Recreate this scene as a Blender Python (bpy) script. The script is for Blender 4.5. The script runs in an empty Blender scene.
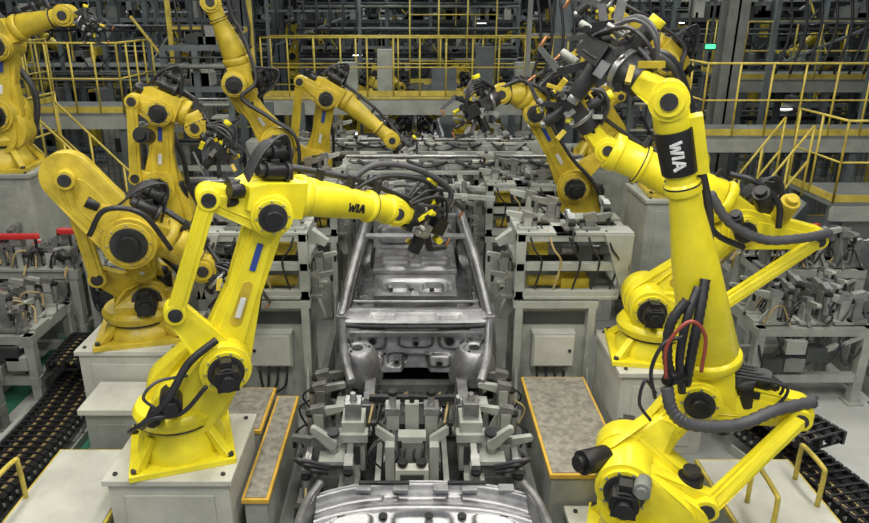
import bpy, math, random
from mathutils import Vector as V, Matrix
random.seed(7)
scene = bpy.context.scene
scene.view_settings.view_transform = 'Standard'
scene.view_settings.look = 'None'

# ---------------------------------------------------------------- materials
def mat(name, col, rough=0.5, metal=0.0, var=0.12, scale=6.0, bump=0.0, emit=None, es=0.0, dark=None, rvar=0):
    m = bpy.data.materials.new(name); m.use_nodes = True
    nt = m.node_tree; b = nt.nodes['Principled BSDF']
    b.inputs['Roughness'].default_value = rough
    b.inputs['Metallic'].default_value = metal
    b.inputs['Base Color'].default_value = (*col, 1)
    if var > 0:
        tc = nt.nodes.new('ShaderNodeTexCoord')
        n = nt.nodes.new('ShaderNodeTexNoise'); n.inputs['Scale'].default_value = scale
        n.inputs['Detail'].default_value = 6; n.inputs['Roughness'].default_value = 0.65
        r = nt.nodes.new('ShaderNodeValToRGB')
        d = dark if dark else tuple(c*(1-2.2*var) for c in col)
        l = tuple(min(1, c*(1+var)) for c in col)
        r.color_ramp.elements[0].position = 0.32; r.color_ramp.elements[0].color = (*[max(0,c) for c in d], 1)
        r.color_ramp.elements[1].position = 0.62; r.color_ramp.elements[1].color = (*l, 1)
        nt.links.new(tc.outputs['Object'], n.inputs['Vector'])
        nt.links.new(n.outputs['Fac'], r.inputs['Fac'])
        nt.links.new(r.outputs['Color'], b.inputs['Base Color'])
        if rvar:
            mr = nt.nodes.new('ShaderNodeMapRange'); mr.inputs['From Min'].default_value=.3; mr.inputs['From Max'].default_value=.7
            mr.inputs['To Min'].default_value=rough-rvar; mr.inputs['To Max'].default_value=rough+rvar
            nt.links.new(n.outputs['Fac'], mr.inputs['Value']); nt.links.new(mr.outputs['Result'], b.inputs['Roughness'])
        if bump > 0:
            bp = nt.nodes.new('ShaderNodeBump'); bp.inputs['Strength'].default_value = bump
            bp.inputs['Distance'].default_value = 0.02
            nt.links.new(n.outputs['Fac'], bp.inputs['Height']); nt.links.new(bp.outputs['Normal'], b.inputs['Normal'])
    if emit:
        b.inputs['Emission Color'].default_value = (*emit, 1); b.inputs['Emission Strength'].default_value = es
    return m

YEL = mat('robot_yellow_paint', (0.86, 0.745, 0.03), 0.30, 0, 0.07, 3.5)
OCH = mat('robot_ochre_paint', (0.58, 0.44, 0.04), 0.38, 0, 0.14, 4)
BLK = mat('black_motor', (0.012, 0.012, 0.014), 0.4, 0, 0.1, 10)
HOSE = mat('hose_rubber', (0.025, 0.025, 0.03), 0.42, 0, 0.1, 10)
GHO = mat('grey_corrugated_hose', (0.075, 0.075, 0.085), 0.5, 0, 0.1, 10)
RHO = mat('red_air_hose', (0.30, 0.06, 0.04), 0.4, 0, 0.1, 10)
STL = mat('raw_body_steel', (0.31, 0.31, 0.325), 0.38, 0.7, 0.18, 5, 0.06, rvar=.08)
DST = mat('dark_steel', (0.06, 0.06, 0.065), 0.45, 0.6, 0.2, 8)
MST = mat('machined_steel', (0.38, 0.38, 0.38), 0.33, 0.7, 0.15, 12)
LGR = mat('light_grey_paint', (0.36, 0.375, 0.345), 0.5, 0, 0.12, 3)
MGR = mat('mid_grey_paint', (0.18, 0.19, 0.18), 0.5, 0, 0.12, 4)
DGR = mat('dark_grey_paint', (0.045, 0.05, 0.05), 0.55, 0, 0.15, 5)
BGR = mat('bluegrey_structure', (0.12, 0.14, 0.15), 0.6, 0, 0.15, 2)
WHT = mat('cream_pedestal_paint', (0.55, 0.55, 0.49), 0.45, 0, 0.08, 2.5)
RYL = mat('railing_yellow', (0.58, 0.46, 0.08), 0.5, 0, 0.15, 5)
ORG = mat('trim_orange', (0.62, 0.38, 0.05), 0.5, 0, 0.1, 5)
RED = mat('red_lever', (0.55, 0.03, 0.03), 0.4, 0, 0.05, 5)
TAN = mat('checker_plate_tan', (0.36, 0.34, 0.29), 0.38, 0.35, 0.2, 16, 0.25)
FLR = mat('concrete_floor', (0.24, 0.25, 0.245), 0.38, 0, 0.12, 1.3, 0.05)
FLW = mat('pale_floor_coat', (0.50, 0.51, 0.50), 0.3, 0, 0.07, 1.3)
GRN = mat('green_floor_coat', (0.04, 0.18, 0.12), 0.4, 0, 0.12, 2)
WAL = mat('wall_cladding', (0.09, 0.105, 0.11), 0.8, 0, 0.15, 0.8)
CPR = mat('copper', (0.6, 0.27, 0.12), 0.35, 0.8, 0.1, 8)
BLU = mat('blue_label', (0.03, 0.07, 0.32), 0.5, 0, 0.0)
LBL = mat('white_label', (0.72, 0.73, 0.75), 0.5, 0, 0.0)
GEM = mat('green_sign_lit', (0.02, 0.3, 0.1), 0.5, 0, 0, emit=(0.1, 1.0, 0.4), es=1.5)
LAMP = mat('lamp_tube_lit', (0.9, 0.9, 0.9), 0.5, 0, 0, emit=(1.0, 0.98, 0.92), es=6.0)
CAB = mat('tan_cable', (0.45, 0.34, 0.15), 0.5, 0, 0.1, 8)

# ---------------------------------------------------------------- mesh builder
def basis(d, up=(0, 0, 1)):
    d = V(d).normalized(); up = V(up)
    x = d.cross(up)
    if x.length < 1e-4: x = d.cross(V((0, 1, 0)))
    if x.length < 1e-4: x = d.cross(V((1, 0, 0)))
    x.normalize(); y = x.cross(d).normalized()
    return x, y, d

class MB:
    def __init__(s): s.v=[]; s.f=[]; s.m=[]; s.s=[]; s.mats=[]
    def mi(s, m):
        if m not in s.mats: s.mats.append(m)
        return s.mats.index(m)
    def add(s, vs, fs, m, smooth=None):
        o = len(s.v); k = s.mi(m)
        s.v += [tuple(a) for a in vs]
        for i, f in enumerate(fs):
            s.f.append([a+o for a in f]); s.m.append(k)
            s.s.append(bool(smooth[i]) if isinstance(smooth, list) else bool(smooth))
    def rings(s, rs, m, cap=True, smooth=True):
        n = len(rs[0]); vs = [p for r in rs for p in r]; fs=[]; sm=[]
        for j in range(len(rs)-1):
            for i in range(n):
                a=j*n+i; b=j*n+(i+1)%n
                fs.append([a, b, b+n, a+n]); sm.append(smooth)
        if cap:
            fs.append(list(range(n))[::-1]); sm.append(False)
            fs.append([(len(rs)-1)*n+i for i in range(n)]); sm.append(False)
        s.add(vs, fs, m, sm)
    def sheet(s, fn, nu, nv, m, th=.02):
        """pressed panel: heightfield grid fn(u,v)->point"""
        vs=[V(fn(i/nu,j/nv)) for j in range(nv+1) for i in range(nu+1)]
        fs=[[j*(nu+1)+i, j*(nu+1)+i+1, (j+1)*(nu+1)+i+1, (j+1)*(nu+1)+i] for j in range(nv) for i in range(nu)]
        s.add(vs, fs, m, True)
    def beam(s, p0, p1, a, b=None, m=None, up=(0,0,1)):
        p0=V(p0); p1=V(p1); b = b or a
        x,y,d = basis(p1-p0, up)
        r=[]
        for p,(w,h) in ((p0,a),(p1,b)):
            r.append([p-x*w/2-y*h/2, p+x*w/2-y*h/2, p+x*w/2+y*h/2, p-x*w/2+y*h/2])
        s.rings(r, m, smooth=False)
    def box(s, c, sz, m, rz=0, R=None):
        c=V(c); M = R if R is not None else Matrix.Rotation(rz,3,'Z')
        vs=[c+M@V((sx*sz[0]/2, sy*sz[1]/2, sz_*sz[2]/2)) for sz_ in (-1,1) for sx,sy in ((-1,-1),(1,-1),(1,1),(-1,1))]
        s.add(vs, [[3,2,1,0],[4,5,6,7],[0,1,5,4],[1,2,6,5],[2,3,7,6],[3,0,4,7]], m)
    def bx(s, x0,x1,y0,y1,z0,z1,m):
        s.box(((x0+x1)/2,(y0+y1)/2,(z0+z1)/2),(abs(x1-x0),abs(y1-y0),abs(z1-z0)),m)
    def cyl(s, p0, p1, r0, r1=None, m=None, n=20):
        p0=V(p0); p1=V(p1); r1 = r0 if r1 is None else r1
        x,y,d = basis(p1-p0)
        s.rings([[p+(x*math.cos(t)+y*math.sin(t))*r for t in [2*math.pi*i/n for i in range(n)]] for p,r in ((p0,r0),(p1,r1))], m)
    def lathe(s, p0, d, prof, m, n=20):
        p0=V(p0); x,y,d = basis(d)
        s.rings([[p0+d*h+(x*math.cos(t)+y*math.sin(t))*r for t in [2*math.pi*i/n for i in range(n)]] for h,r in prof], m)
    def link(s, p0, p1, r0, r1, ax, th, m, off=0, n=12):
        ax=V(ax).normalized(); p0=V(p0)+ax*off; p1=V(p1)+ax*off
        d=p1-p0; d=d-ax*d.dot(ax); L=d.length
        if L<1e-4: return
        e=d/L; g=ax.cross(e)
        a=math.acos(max(-1,min(1,(r0-r1)/L)))
        pr=[]
        for i in range(n+1):
            t=a+(2*math.pi-2*a)*i/n; pr.append(p0+(e*math.cos(t)+g*math.sin(t))*r0)
        for i in range(n+1):
            t=-a+2*a*i/n; pr.append(p1+(e*math.cos(t)+g*math.sin(t))*r1)
        s.rings([[q-ax*th/2 for q in pr],[q+ax*th/2 for q in pr]], m)
    def tube(s, pts, r, m, n=8, sub=6, ridge=0):
        P=[V(p) for p in pts]; Q=[]
        if len(P)>2:
            E=[P[0]*2-P[1]]+P+[P[-1]*2-P[-2]]
            for i in range(1,len(E)-2):
                for k in range(sub):
                    t=k/sub; a,b,c,d=E[i-1],E[i],E[i+1],E[i+2]
                    Q.append(0.5*((2*b)+(c-a)*t+(2*a-5*b+4*c-d)*t*t+(3*b-a-3*c+d)*t*t*t))
            Q.append(P[-1])
        else: Q=P
        rs=[]; x=None
        for i,q in enumerate(Q):
            d=(Q[min(i+1,len(Q)-1)]-Q[max(i-1,0)])
            if d.length<1e-6: d=V((0,0,1))
            d.normalize()
            if x is None: x,_,_=basis(d)
            x=(x-d*x.dot(d)); x.normalize(); y=d.cross(x)
            rr=r*(1+ridge*(1 if i%2 else -1))
            rs.append([q+(x*math.cos(2*math.pi*k/n)+y*math.sin(2*math.pi*k/n))*rr for k in range(n)])
        s.rings(rs, m)
    def prism(s, poly, ax, th, m, smooth=False):
        ax=V(ax).normalized()
        s.rings([[V(q)-ax*th/2 for q in poly],[V(q)+ax*th/2 for q in poly]], m, smooth=smooth)
    def text_wia(s, o, u, v, n, h, m):
        o=V(o);u=V(u).normalized();v=V(v).normalized();n=V(n).normalized()
        def st(a,b): s.beam(o+u*a[0]*h+v*a[1]*h, o+u*b[0]*h+v*b[1]*h, (0.20*h,0.02), None, m, up=n)
        for a,b in (((0,1),(.25,0)),((.25,0),(.5,.8)),((.5,.8),(.75,0)),((.75,0),(1,1)),((1.3,0),(1.3,1)),((1.6,0),(2.0,1)),((2.0,1),(2.4,0)),((1.75,.35),(2.25,.35))): st(a,b)
    def obj(s, name, bev=0, loc=(0,0,0), rz=0, sc=1):
        me=bpy.data.meshes.new(name); me.from_pydata(s.v,[],s.f); me.update()
        for m in s.mats: me.materials.append(m)
        me.polygons.foreach_set('material_index', s.m); me.polygons.foreach_set('use_smooth', s.s)
        o=bpy.data.objects.new(name, me); scene.collection.objects.link(o)
        o.location=loc; o.rotation_euler[2]=rz; o.scale=(sc,sc,sc)
        if bev:
            b=o.modifiers.new('bevel','BEVEL'); b.width=bev; b.segments=2; b.limit_method='ANGLE'; b.angle_limit=math.radians(40)
        return o
def inst(o, name, loc, rz=0, sc=1, mx=False):
    n=bpy.data.objects.new(name, o.data); scene.collection.objects.link(n)
    n.location=loc; n.rotation_euler[2]=rz; n.scale=(-sc if mx else sc, sc, sc)
    for md in o.modifiers:
        if md.type=='BEVEL':
            b=n.modifiers.new('bevel','BEVEL'); b.width=md.width; b.segments=md.segments; b.limit_method='ANGLE'; b.angle_limit=md.angle_limit
    return n

# ---------------------------------------------------------------- industrial robot
def gun(b, T, f, ax, k=1.0, seed=1):
    """spot welding gun head at T, approach direction f"""
    rd=random.Random(seed)
    T=V(T); f=V(f).normalized(); ax=V(ax).normalized(); g=ax.cross(f).normalized()
    if g.z<0: g=-g
    b.cyl(T-f*.10*k, T, .085*k, .095*k, DST)
    b.cyl(T, T+f*.03*k, .11*k, None, MST)
    b.beam(T+f*.03*k, T+f*.15*k, (.18*k,.12*k), None, DST, up=g)
    b.beam(T+f*.12*k-ax*.13*k-g*.05*k, T+f*.12*k+ax*.13*k-g*.05*k, (.05*k,.08*k), None, MST, up=g)
    b.beam(T+f*.14*k+ax*.10*k, T+f*.28*k+ax*.10*k, (.07*k,.11*k), None, BLK, up=g)
    b.beam(T+f*.14*k-ax*.09*k+g*.04*k, T+f*.26*k-ax*.10*k+g*.04*k, (.06*k,.10*k), None, MGR, up=g)
    b.cyl(T+f*.16*k-g*.02*k, T+f*.16*k-g*.24*k, .045*k, None, DST, 16); b.cyl(T+f*.16*k-g*.24*k, T+f*.16*k-g*.28*k, .03*k, None, MST, 12)
    for sg in (1,-1):
        p=T+f*.18*k+g*sg*.06*k; q=p+f*.14*k+g*sg*.13*k
        b.beam(p,q,(.04*k,.055*k),None,DST,up=ax)
        e=q+f*.18*k-g*sg*.04*k
        b.beam(q,e,(.035*k,.045*k),(.025*k,.03*k),DGR,up=ax)
        b.cyl(e,e-g*sg*.07*k,.012*k,.008*k,CPR,10)
    b.cyl(T+f*.05*k+g*.08*k, T+f*.02*k+g*.24*k,.045*k,None,DST)
    b.cyl(T+f*.02*k+g*.24*k, T+f*.015*k+g*.28*k,.04*k,None,YEL)
    for i in range(26):
        a=rd.uniform(0,6.28); r=rd.uniform(.05,.20)*k; h=rd.uniform(-.04,.34)*k
        c=T+f*h+(ax*math.cos(a)+g*math.sin(a))*r; m=rd.choice([BLK,DST,MST,DGR,MGR,OCH,BLK,DST,LGR,YEL])
        if rd.random()<.5: b.cyl(c, c+(f if rd.random()<.5 else ax)*rd.uniform(.04,.12)*k, rd.uniform(.010,.026)*k, None, m, 10)
        else: b.beam(c, c+(f*rd.uniform(-.1,.1)+g*rd.uniform(-.1,.1)+ax*.03)*k, (rd.uniform(.02,.05)*k, rd.uniform(.015,.04)*k), None, m, up=ax)
    for i in range(8):
        o=ax*(.04*i-.14)*k; h=rd.uniform(.10,.22)
        b.tube([T-f*.12*k+o*.4+g*.08*k, T+o+g*h*k-f*.02*k, T+o*1.2+g*(h+.02)*k+f*.12*k, T+o*rd.uniform(.6,1.4)+g*.08*k+f*.24*k, T+o*.6-g*.03*k+f*.30*k],.011*k,rd.choice([HOSE,HOSE,GHO,HOSE]),6,4)

def robot(name, B, S, E, W, T, ax, back=0.42, k=1.0, R=None, C=None, body=YEL, side=1, hoses=True, toolk=1.0, wia=True, fr=(0.155,0.105), bev=0.012,
          lr=(.15,.08), ek=1.0, hz=(), mot=(), wt=None, motors='top', seed=1, hk=1.0, sleeve=False):
    b=MB(); B=V(B);S=V(S);E=V(E);W=V(W);T=V(T); ax=V(ax).normalized(); ax.z=0; ax.normalize()
    f=(W-E).normalized(); up=V((0,0,1))
    fw=ax.cross(up)
    H=max(.3,S.z-B.z)
    rz=math.atan2(fw.y,fw.x)
    b.box(B+V((0,0,.025)),(.76*k,.72*k,.05),body,rz)
    for sx in(-1,1):
        for sy in(-1,1):
            c=Matrix.Rotation(rz,3,'Z')@V((sx*.34*k,sy*.31*k,0))
            b.cyl(B+c+V((0,0,.05)),B+c+V((0,0,.08)),.026*k,None,DST,8)
            b.beam(B+c*.95+V((0,0,.04)),B+c*.6+V((0,0,min(.26,H*.4))),(.07,.08),(.07,.05),body)
    h1=min(.30,H*.42)
    b.lathe(B+V((0,0,.05)),up,[(0,.33*k),(h1*.35,.31*k),(h1*.6,.27*k),(h1-.05,.27*k)],body,28)
    b.lathe(B+V((0,0,h1)),up,[(0,.29*k),(.03,.29*k)],DST,28)
    b.lathe(B+V((0,0,h1+.03)),up,[(0,.31*k),(.07,.33*k),(.12,.30*k)],body,28)
    c0=B+V((0,0,h1+.16))
    b.link(c0-fw*.06,S,.28*k,.21*k,ax,.18*k,body,off=.14*side*k)
    b.link(c0-fw*.06,S,.24*k,.17*k,ax,.14*k,body,off=-.16*side*k)
    b.link(c0-fw*.22,S-fw*.06,.17*k,.12*k,ax,.34*k,body)
    b.cyl(c0-fw*.26,c0-fw*.26+V((0,0,.30)),.08*k,None,BLK); b.cyl(c0-fw*.26+V((0,0,.30)),c0-fw*.26+V((0,0,.36)),.055*k,None,DST)
    # shoulder
    b.cyl(S-ax*.27*k,S+ax*.27*k,.185*k,None,body,28)
    for sg in (1,-1):
        b.cyl(S+ax*sg*.27*k,S+ax*sg*.30*k,.155*k,None,body,24)
        b.cyl(S+ax*sg*.30*k,S+ax*sg*.315*k,.13*k,None,DST,24)
        b.cyl(S+ax*sg*.31*k,S+ax*sg*.44*k,.10*k,.092*k,BLK,20)
        b.box(S+ax*sg*.40*k,(.15*k,.12*k,.15*k),BLK,rz)
        b.cyl(S+ax*sg*.44*k,S+ax*sg*.50*k,.055*k,None,BLK,14)
        b.box(S+ax*sg*.38*k+V((0,0,.10*k)),(.08*k,.08*k,.07*k),BLK,rz)
        for i in range(10):
            t=2*math.pi*i/10; q=S+ax*sg*.30*k+(fw*math.cos(t)+up*math.sin(t))*.143*k
            b.cyl(q,q+ax*sg*.012,.010*k,None,MST,6)
    # lower arm (cast, waisted, with raised webs)
    ld=(E-S); L=ld.length; M1=S+ld*.45
    b.link(S,M1,.20*k,.125*k,ax,.16*k,body); b.link(M1,E,.125*k,.135*k*ek,ax,.15*k,body)
    for sg in(1,-1):
        b.link(S+ld*.12,E-ld*.10,.105*k,.075*k,ax,.035*k,body,off=.085*sg*k)
        b.link(S+ld*.28,S+ld*.52,.045*k,.035*k,ax,.012*k,OCH,off=.104*sg*k)
    n=ax if ax.y<0 else -ax
    b.beam(S+ld*.62+n*.112*k,S+ld*.80+n*.108*k,(.045*k,.010),None,BLU,up=n)
    b.beam(S+ld*.30+n*.116*k,S+ld*.44+n*.116*k,(.04*k,.010),None,LBL,up=n)
    for t in(.2,.56,.86):
        q=S+ld*t-n*.09*k; b.box(q,(.10*k,.05*k,.06*k),DST,rz)
    # parallel link
    if R is None: R=E-f*back*k
    R=V(R)
    if C is None: C=S+(R-E)*.9
    C=V(C)
    b.link(S,C,.15*k,.08*k,ax,.09*k,body,off=-.15*side*k)
    b.link(C,R,.06*k,.055*k,ax,.06*k,body,off=-.22*side*k)
    b.link(C*.93+R*.07,R*.93+C*.07,.03*k,.025*k,ax,.078*k,body,off=-.22*side*k)
    for q in(C,R):
        b.cyl(q-ax*side*.10*k,q-ax*side*.27*k,.05*k,None,DST,16); b.cyl(q-ax*side*.17*k,q-ax*side*.26*k,.075*k,None,body,18)
    b.link(E,R,lr[0]*k,lr[1]*k,ax,.14*k,body,off=-.10*side*k)
    b.link(E.lerp(R,.2),E.lerp(R,.8),lr[0]*.5*k,lr[1]*.5*k,ax,.16*k,body,off=-.10*side*k)
    # elbow & housing
    b.cyl(E-ax*.22*k,E+ax*.22*k,.145*k*ek,None,body,26)
    for sg in(1,-1):
        b.cyl(E+ax*sg*.22*k,E+ax*sg*.24*k,.125*k*ek,None,body,22)
        b.cyl(E+ax*sg*.24*k,E+ax*sg*.255*k,.10*k*ek,None,DST,22)
        b.cyl(E+ax*sg*.25*k,E+ax*sg*.32*k,.06*k*ek,None,BLK,18)
        for i in range(8):
            t=2*math.pi*i/8; q=E+ax*sg*.24*k+(fw*math.cos(t)+up*math.sin(t))*.112*k*ek
            b.cyl(q,q+ax*sg*.012,.009*k,None,MST,6)
    g=ax.cross(f).normalized()
    if g.z<0: g=-g
    hc=E+g*.10*k
    b.beam(hc-f*.14*k*hk,hc+f*.20*k,(.30*k,.24*k),(.30*k,.27*k),body,up=ax.cross(f))
    b.beam(hc-f*.24*k*hk,hc-f*.14*k*hk,(.22*k,.16*k),(.30*k,.24*k),body,up=ax.cross(f))
    if motors=='top':
        for i,(a,c,l) in enumerate(((.08,.19,.16),(-.08,.19,.18),(0,.30,.12))):
            q=hc+ax*a*k+g*c*k+f*.06*k
            b.cyl(q,q-f*l*k,.062*k,None,BLK,18); b.cyl(q-f*l*k,q-f*(l+.05)*k,.042*k,None,DST,14); b.cyl(q,q+f*.03*k,.075*k,None,DST,16)
            b.box(q-f*.08*k+g*.06*k,(.06*k,.06*k,.05*k),BLK,rz)
        b.cyl(hc-f*.02*k+g*.1*k,hc-f*.02*k+g*.22*k,.09*k,None,DST,18)
        for i in range(5):
            a=(.05*i-.1)*k
            b.tube([hc+ax*a+g*.14*k+f*.14*k, hc+ax*a+g*(.36+.02*i)*k+f*.04*k, hc+ax*a*1.3+g*.34*k-f*.12*k, hc+ax*a*1.4+g*.12*k-f*.22*k],.011*k,HOSE,6,5)
    for i,(a,c) in enumerate(((.07,.05),(-.07,.05),(0,-.05))):
        q=hc-f*.24*k*hk+ax*a*k+g*c*k*.8
        b.cyl(q,q-f*.10*k,.05*k,None,BLK,16)
    r0,r1=fr[0]*k,fr[1]*k
    b.lathe(hc+f*.20*k,f,[(0,r0),(.03*k,r0*1.1),(.07*k,r0*1.1),(.09*k,r0)],body,26)
    s0=hc+f*.29*k
    F=(W-s0); FL=F.length; fd=F.normalized()
    b.lathe(s0,fd,[(0,r0*.95),(.02,r0),(FL*.40,r0*.55+r1*.45),(FL*.66,r1*1.03),(FL*.67,r1*1.25),(FL*.70,r1*1.25),(FL*.71,r1*1.02),(FL*.88,r1*1.08),(FL*.89,r1*1.2),(FL*.97,r1*1.2)],body,28)
    b.lathe(s0+fd*FL*.695,fd,[(0,r1*1.26),(.012,r1*1.26)],DST,28)
    n2=(n-fd*n.dot(fd)).normalized(); vv=n2.cross(fd)
    if vv.z<0: vv=-vv
    uu=fd if fd.x>0 else -fd
    if sleeve:   # black motor cover strapped along the wrist end of the arm
        b.lathe(s0+fd*FL*.74-n2*.0,fd,[(0,r1*.6),(.01,r1*1.22),(FL*.16,r1*1.30),(FL*.165,r1*.8)],BLK,24)
        sd=n2.cross(fd).normalized()
        if sd.x<0: sd=-sd
        b.beam(s0+fd*FL*.73+sd*r1*1.0,s0+fd*FL*.93+sd*r1*1.1,(.10,.16),None,body,up=sd)
    if wia:
        w_=wt if wt is not None else (.36 if fd.x>0 else .90)
        rr=r0*.84 if w_<.6 else r1*1.30
        b.text_wia(s0+fd*FL*w_+n2*(rr+.004)-vv*.035*k, uu, vv, n2, .07*k, LBL if sleeve else BLK)
    # wrist
    b.cyl(W-ax*.10*k,W+ax*.10*k,.115*k,None,body,22)
    for sg in(1,-1): b.cyl(W+ax*sg*.10*k,W+ax*sg*.125*k,.085*k,None,body,18); b.cyl(W+ax*sg*.12*k,W+ax*sg*.14*k,.05*k,None,DST,14)
    td=(T-W)
    b.link(W,W+td*.6,.09*k,.07*k,ax,.14*k,body)
    b.cyl(W+td*.5,W+td,.065*k,.08*k,BLK,18)
    gun(b,T,td.normalized(),ax,k*toolk,seed)
    for (p,q,r,m) in mot: b.cyl(p,q,r,None,m,18); b.cyl(q,V(q)+(V(q)-V(p))*.2,r*.65,None,m,14)
    if hoses:
        o=ax*.22*side*k
        for j in range(3):
            oj=o+ax*.045*j*side
            b.tube([B+V((0,0,h1+.1))-fw*.30*k+oj, S-fw*.24*k+oj*1.1+V((0,0,.05)), S+ld*.45-fw*.15*k+oj, E-f*.16*k+oj+g*.05, hc+oj*.8+g*.16*k, s0+fd*FL*.35+g*(.18)*k+oj*.4, s0+fd*FL*.75+g*(.16)*k+oj*.35, T-td*.1+g*.12*k],.022*k,HOSE if j!=1 else GHO,8,7)
        for t in(.12,.45,.75):
            q=s0+fd*FL*t+g*r0*.9
            b.beam(q-g*.02,q+g*.09*k,(.06*k,.04*k),None,DST,up=fd)
    for (pts,r,m) in hz: b.tube(pts,r,m,10,9,.08 if r>.03 else 0)
    return b.obj(name,bev)

# --- left near robot
robot('industrial_robot', (-1.90,4.95,.80),(-1.50,4.98,1.64),(-1.08,5.08,2.80),(-.16,5.98,2.54),(.02,6.2,2.42),(.32,-.95,0),
      R=(-1.50,4.98,2.96), C=(-1.82,4.95,2.10), side=-1, k=1.06, toolk=1.3, fr=(.145,.105), seed=3,
      mot=(((-1.86,4.75,1.42),(-1.78,4.50,1.44),.085,BLK),((-1.98,4.8,1.30),(-1.96,4.58,1.28),.06,BLK)),
      hz=(([(-.60,5.7,2.80),(-.32,5.9,2.96),(.05,6.1,2.88),(.36,6.3,2.62),(.22,6.3,2.34)],.028,GHO),
          ([(-.55,5.7,2.76),(-.25,5.9,2.86),(.10,6.1,2.78),(.30,6.3,2.55)],.02,HOSE),
          ([(-2.1,4.7,1.15),(-2.0,4.5,1.3),(-1.8,4.5,1.5),(-1.65,4.6,1.75),(-1.45,4.7,1.9)],.03,HOSE),
          ([(-2.15,4.7,1.1),(-2.1,4.48,1.25),(-1.9,4.45,1.38),(-1.7,4.5,1.40),(-1.5,4.5,1.62)],.018,HOSE),
          ([(-1.9,4.5,1.44),(-1.95,4.45,1.56),(-1.85,4.5,1.66),(-1.7,4.7,1.6)],.012,GHO)))
# --- right near robot (forearm stands almost vertical)
robot('industrial_robot', (1.76,4.30,.30),(1.60,4.42,1.00),(2.22,4.80,1.44),(1.66,4.62,3.66),(1.44,4.85,3.82),(-.30,-.95,0),
      R=(2.94,4.72,1.36), C=(2.16,4.32,.88), side=-1, k=1.12, toolk=1.2, fr=(.185,.088), hoses=False, lr=(.17,.10), seed=5, wt=.87, sleeve=True,
      mot=(((1.42,4.35,1.12),(1.22,4.25,1.14),.09,BLK),((1.62,4.1,1.1),(1.56,3.95,1.12),.06,MGR),((1.95,4.45,1.75),(1.80,4.35,1.76),.05,BLK)),
      hz=(([(1.80,4.36,1.70),(1.84,4.30,1.54),(1.98,4.28,1.44),(2.34,4.34,1.40),(2.64,4.42,1.47),(2.98,4.55,1.46)],.045,GHO),
          ([(1.86,4.42,1.72),(1.80,4.42,1.90),(1.80,4.44,2.15),(1.90,4.46,2.32)],.035,HOSE),
          ([(1.94,4.42,1.62),(1.88,4.40,1.90),(1.90,4.42,2.20),(1.98,4.5,2.4)],.03,HOSE),
          ([(1.98,4.46,1.66),(1.96,4.40,1.95),(1.98,4.42,2.20),(2.03,4.52,2.45)],.035,HOSE),
          ([(1.76,4.30,1.80),(1.74,4.30,2.05),(1.86,4.28,2.24),(1.99,4.30,2.12),(2.0,4.30,1.85)],.013,RHO),
          ([(1.72,4.34,1.62),(1.66,4.32,1.85),(1.72,4.32,2.05),(1.85,4.34,2.10)],.014,HOSE),
          ([(1.72,4.34,1.66),(1.62,4.30,1.78),(1.60,4.30,1.60),(1.70,4.32,1.45)],.012,HOSE),
          ([(2.2,4.85,2.3),(2.18,4.95,2.8),(2.05,5.0,3.25),(1.92,4.95,3.62),(1.72,4.85,3.90),(1.5,4.85,3.95)],.03,HOSE),
          ([(2.12,4.9,2.4),(2.10,5.0,2.9),(1.98,5.0,3.35),(1.82,4.9,3.75),(1.62,4.8,3.92),(1.4,4.9,3.92)],.022,GHO),
          ([(3.0,4.6,1.45),(3.08,4.7,1.40),(3.05,4.8,1.2)],.03,GHO)))
# --- right second robot
robot('industrial_robot', (2.42,6.42,.93),(2.36,6.5,1.46),(3.30,6.8,2.16),(1.98,7.1,2.88),(1.72,7.1,3.18),(-.15,-.98,0),
      R=(3.98,6.7,2.10), C=(3.0,6.45,1.52), side=-1, k=1.08, toolk=1.2, fr=(.20,.15),wia=False,lr=(.19,.10),seed=8,
      hz=(([(2.75,6.3,2.62),(2.95,6.25,2.35),(3.3,6.25,2.18),(3.7,6.3,2.18),(4.0,6.4,2.2)],.045,GHO),
          ([(2.4,6.5,2.7),(2.7,6.4,2.5),(2.9,6.4,2.2),(3.2,6.4,2.05)],.03,HOSE),
          ([(3.0,6.5,2.75),(3.2,6.4,2.7),(3.45,6.4,2.5),(3.5,6.4,2.25)],.03,HOSE)),
      mot=(((3.35,6.45,2.45),(3.22,6.3,2.62),.08,BLK),((3.1,6.4,2.3),(3.0,6.25,2.42),.06,BLK),((3.6,6.6,2.3),(3.6,6.45,2.5),.09,OCH)))
# --- left second robot
robot('industrial_robot', (-2.85,6.75,1.0),(-2.78,6.9,1.42),(-2.66,6.35,2.18),(-2.10,6.6,1.78),(-1.98,6.6,1.66),(.25,-.97,0),
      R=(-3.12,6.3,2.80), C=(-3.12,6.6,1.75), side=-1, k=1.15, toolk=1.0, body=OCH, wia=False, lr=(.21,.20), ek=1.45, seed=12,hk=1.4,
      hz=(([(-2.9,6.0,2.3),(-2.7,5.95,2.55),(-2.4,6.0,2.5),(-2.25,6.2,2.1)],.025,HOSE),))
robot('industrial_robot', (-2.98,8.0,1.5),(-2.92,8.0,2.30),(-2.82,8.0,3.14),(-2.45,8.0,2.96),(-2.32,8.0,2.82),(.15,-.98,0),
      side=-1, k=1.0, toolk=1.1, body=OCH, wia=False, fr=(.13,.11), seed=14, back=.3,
      mot=(((-2.9,7.7,2.9),(-2.9,7.5,2.95),.09,BLK),))
# --- left third
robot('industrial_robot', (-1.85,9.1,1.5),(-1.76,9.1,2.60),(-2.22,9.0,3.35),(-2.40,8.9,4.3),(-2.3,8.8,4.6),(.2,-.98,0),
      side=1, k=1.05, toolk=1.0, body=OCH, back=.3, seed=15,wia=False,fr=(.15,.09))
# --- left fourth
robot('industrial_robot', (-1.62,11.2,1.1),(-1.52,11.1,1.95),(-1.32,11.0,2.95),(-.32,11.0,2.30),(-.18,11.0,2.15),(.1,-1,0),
      side=-1, k=1.1, toolk=1.0, body=OCH, wia=False, fr=(.13,.09))
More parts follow.
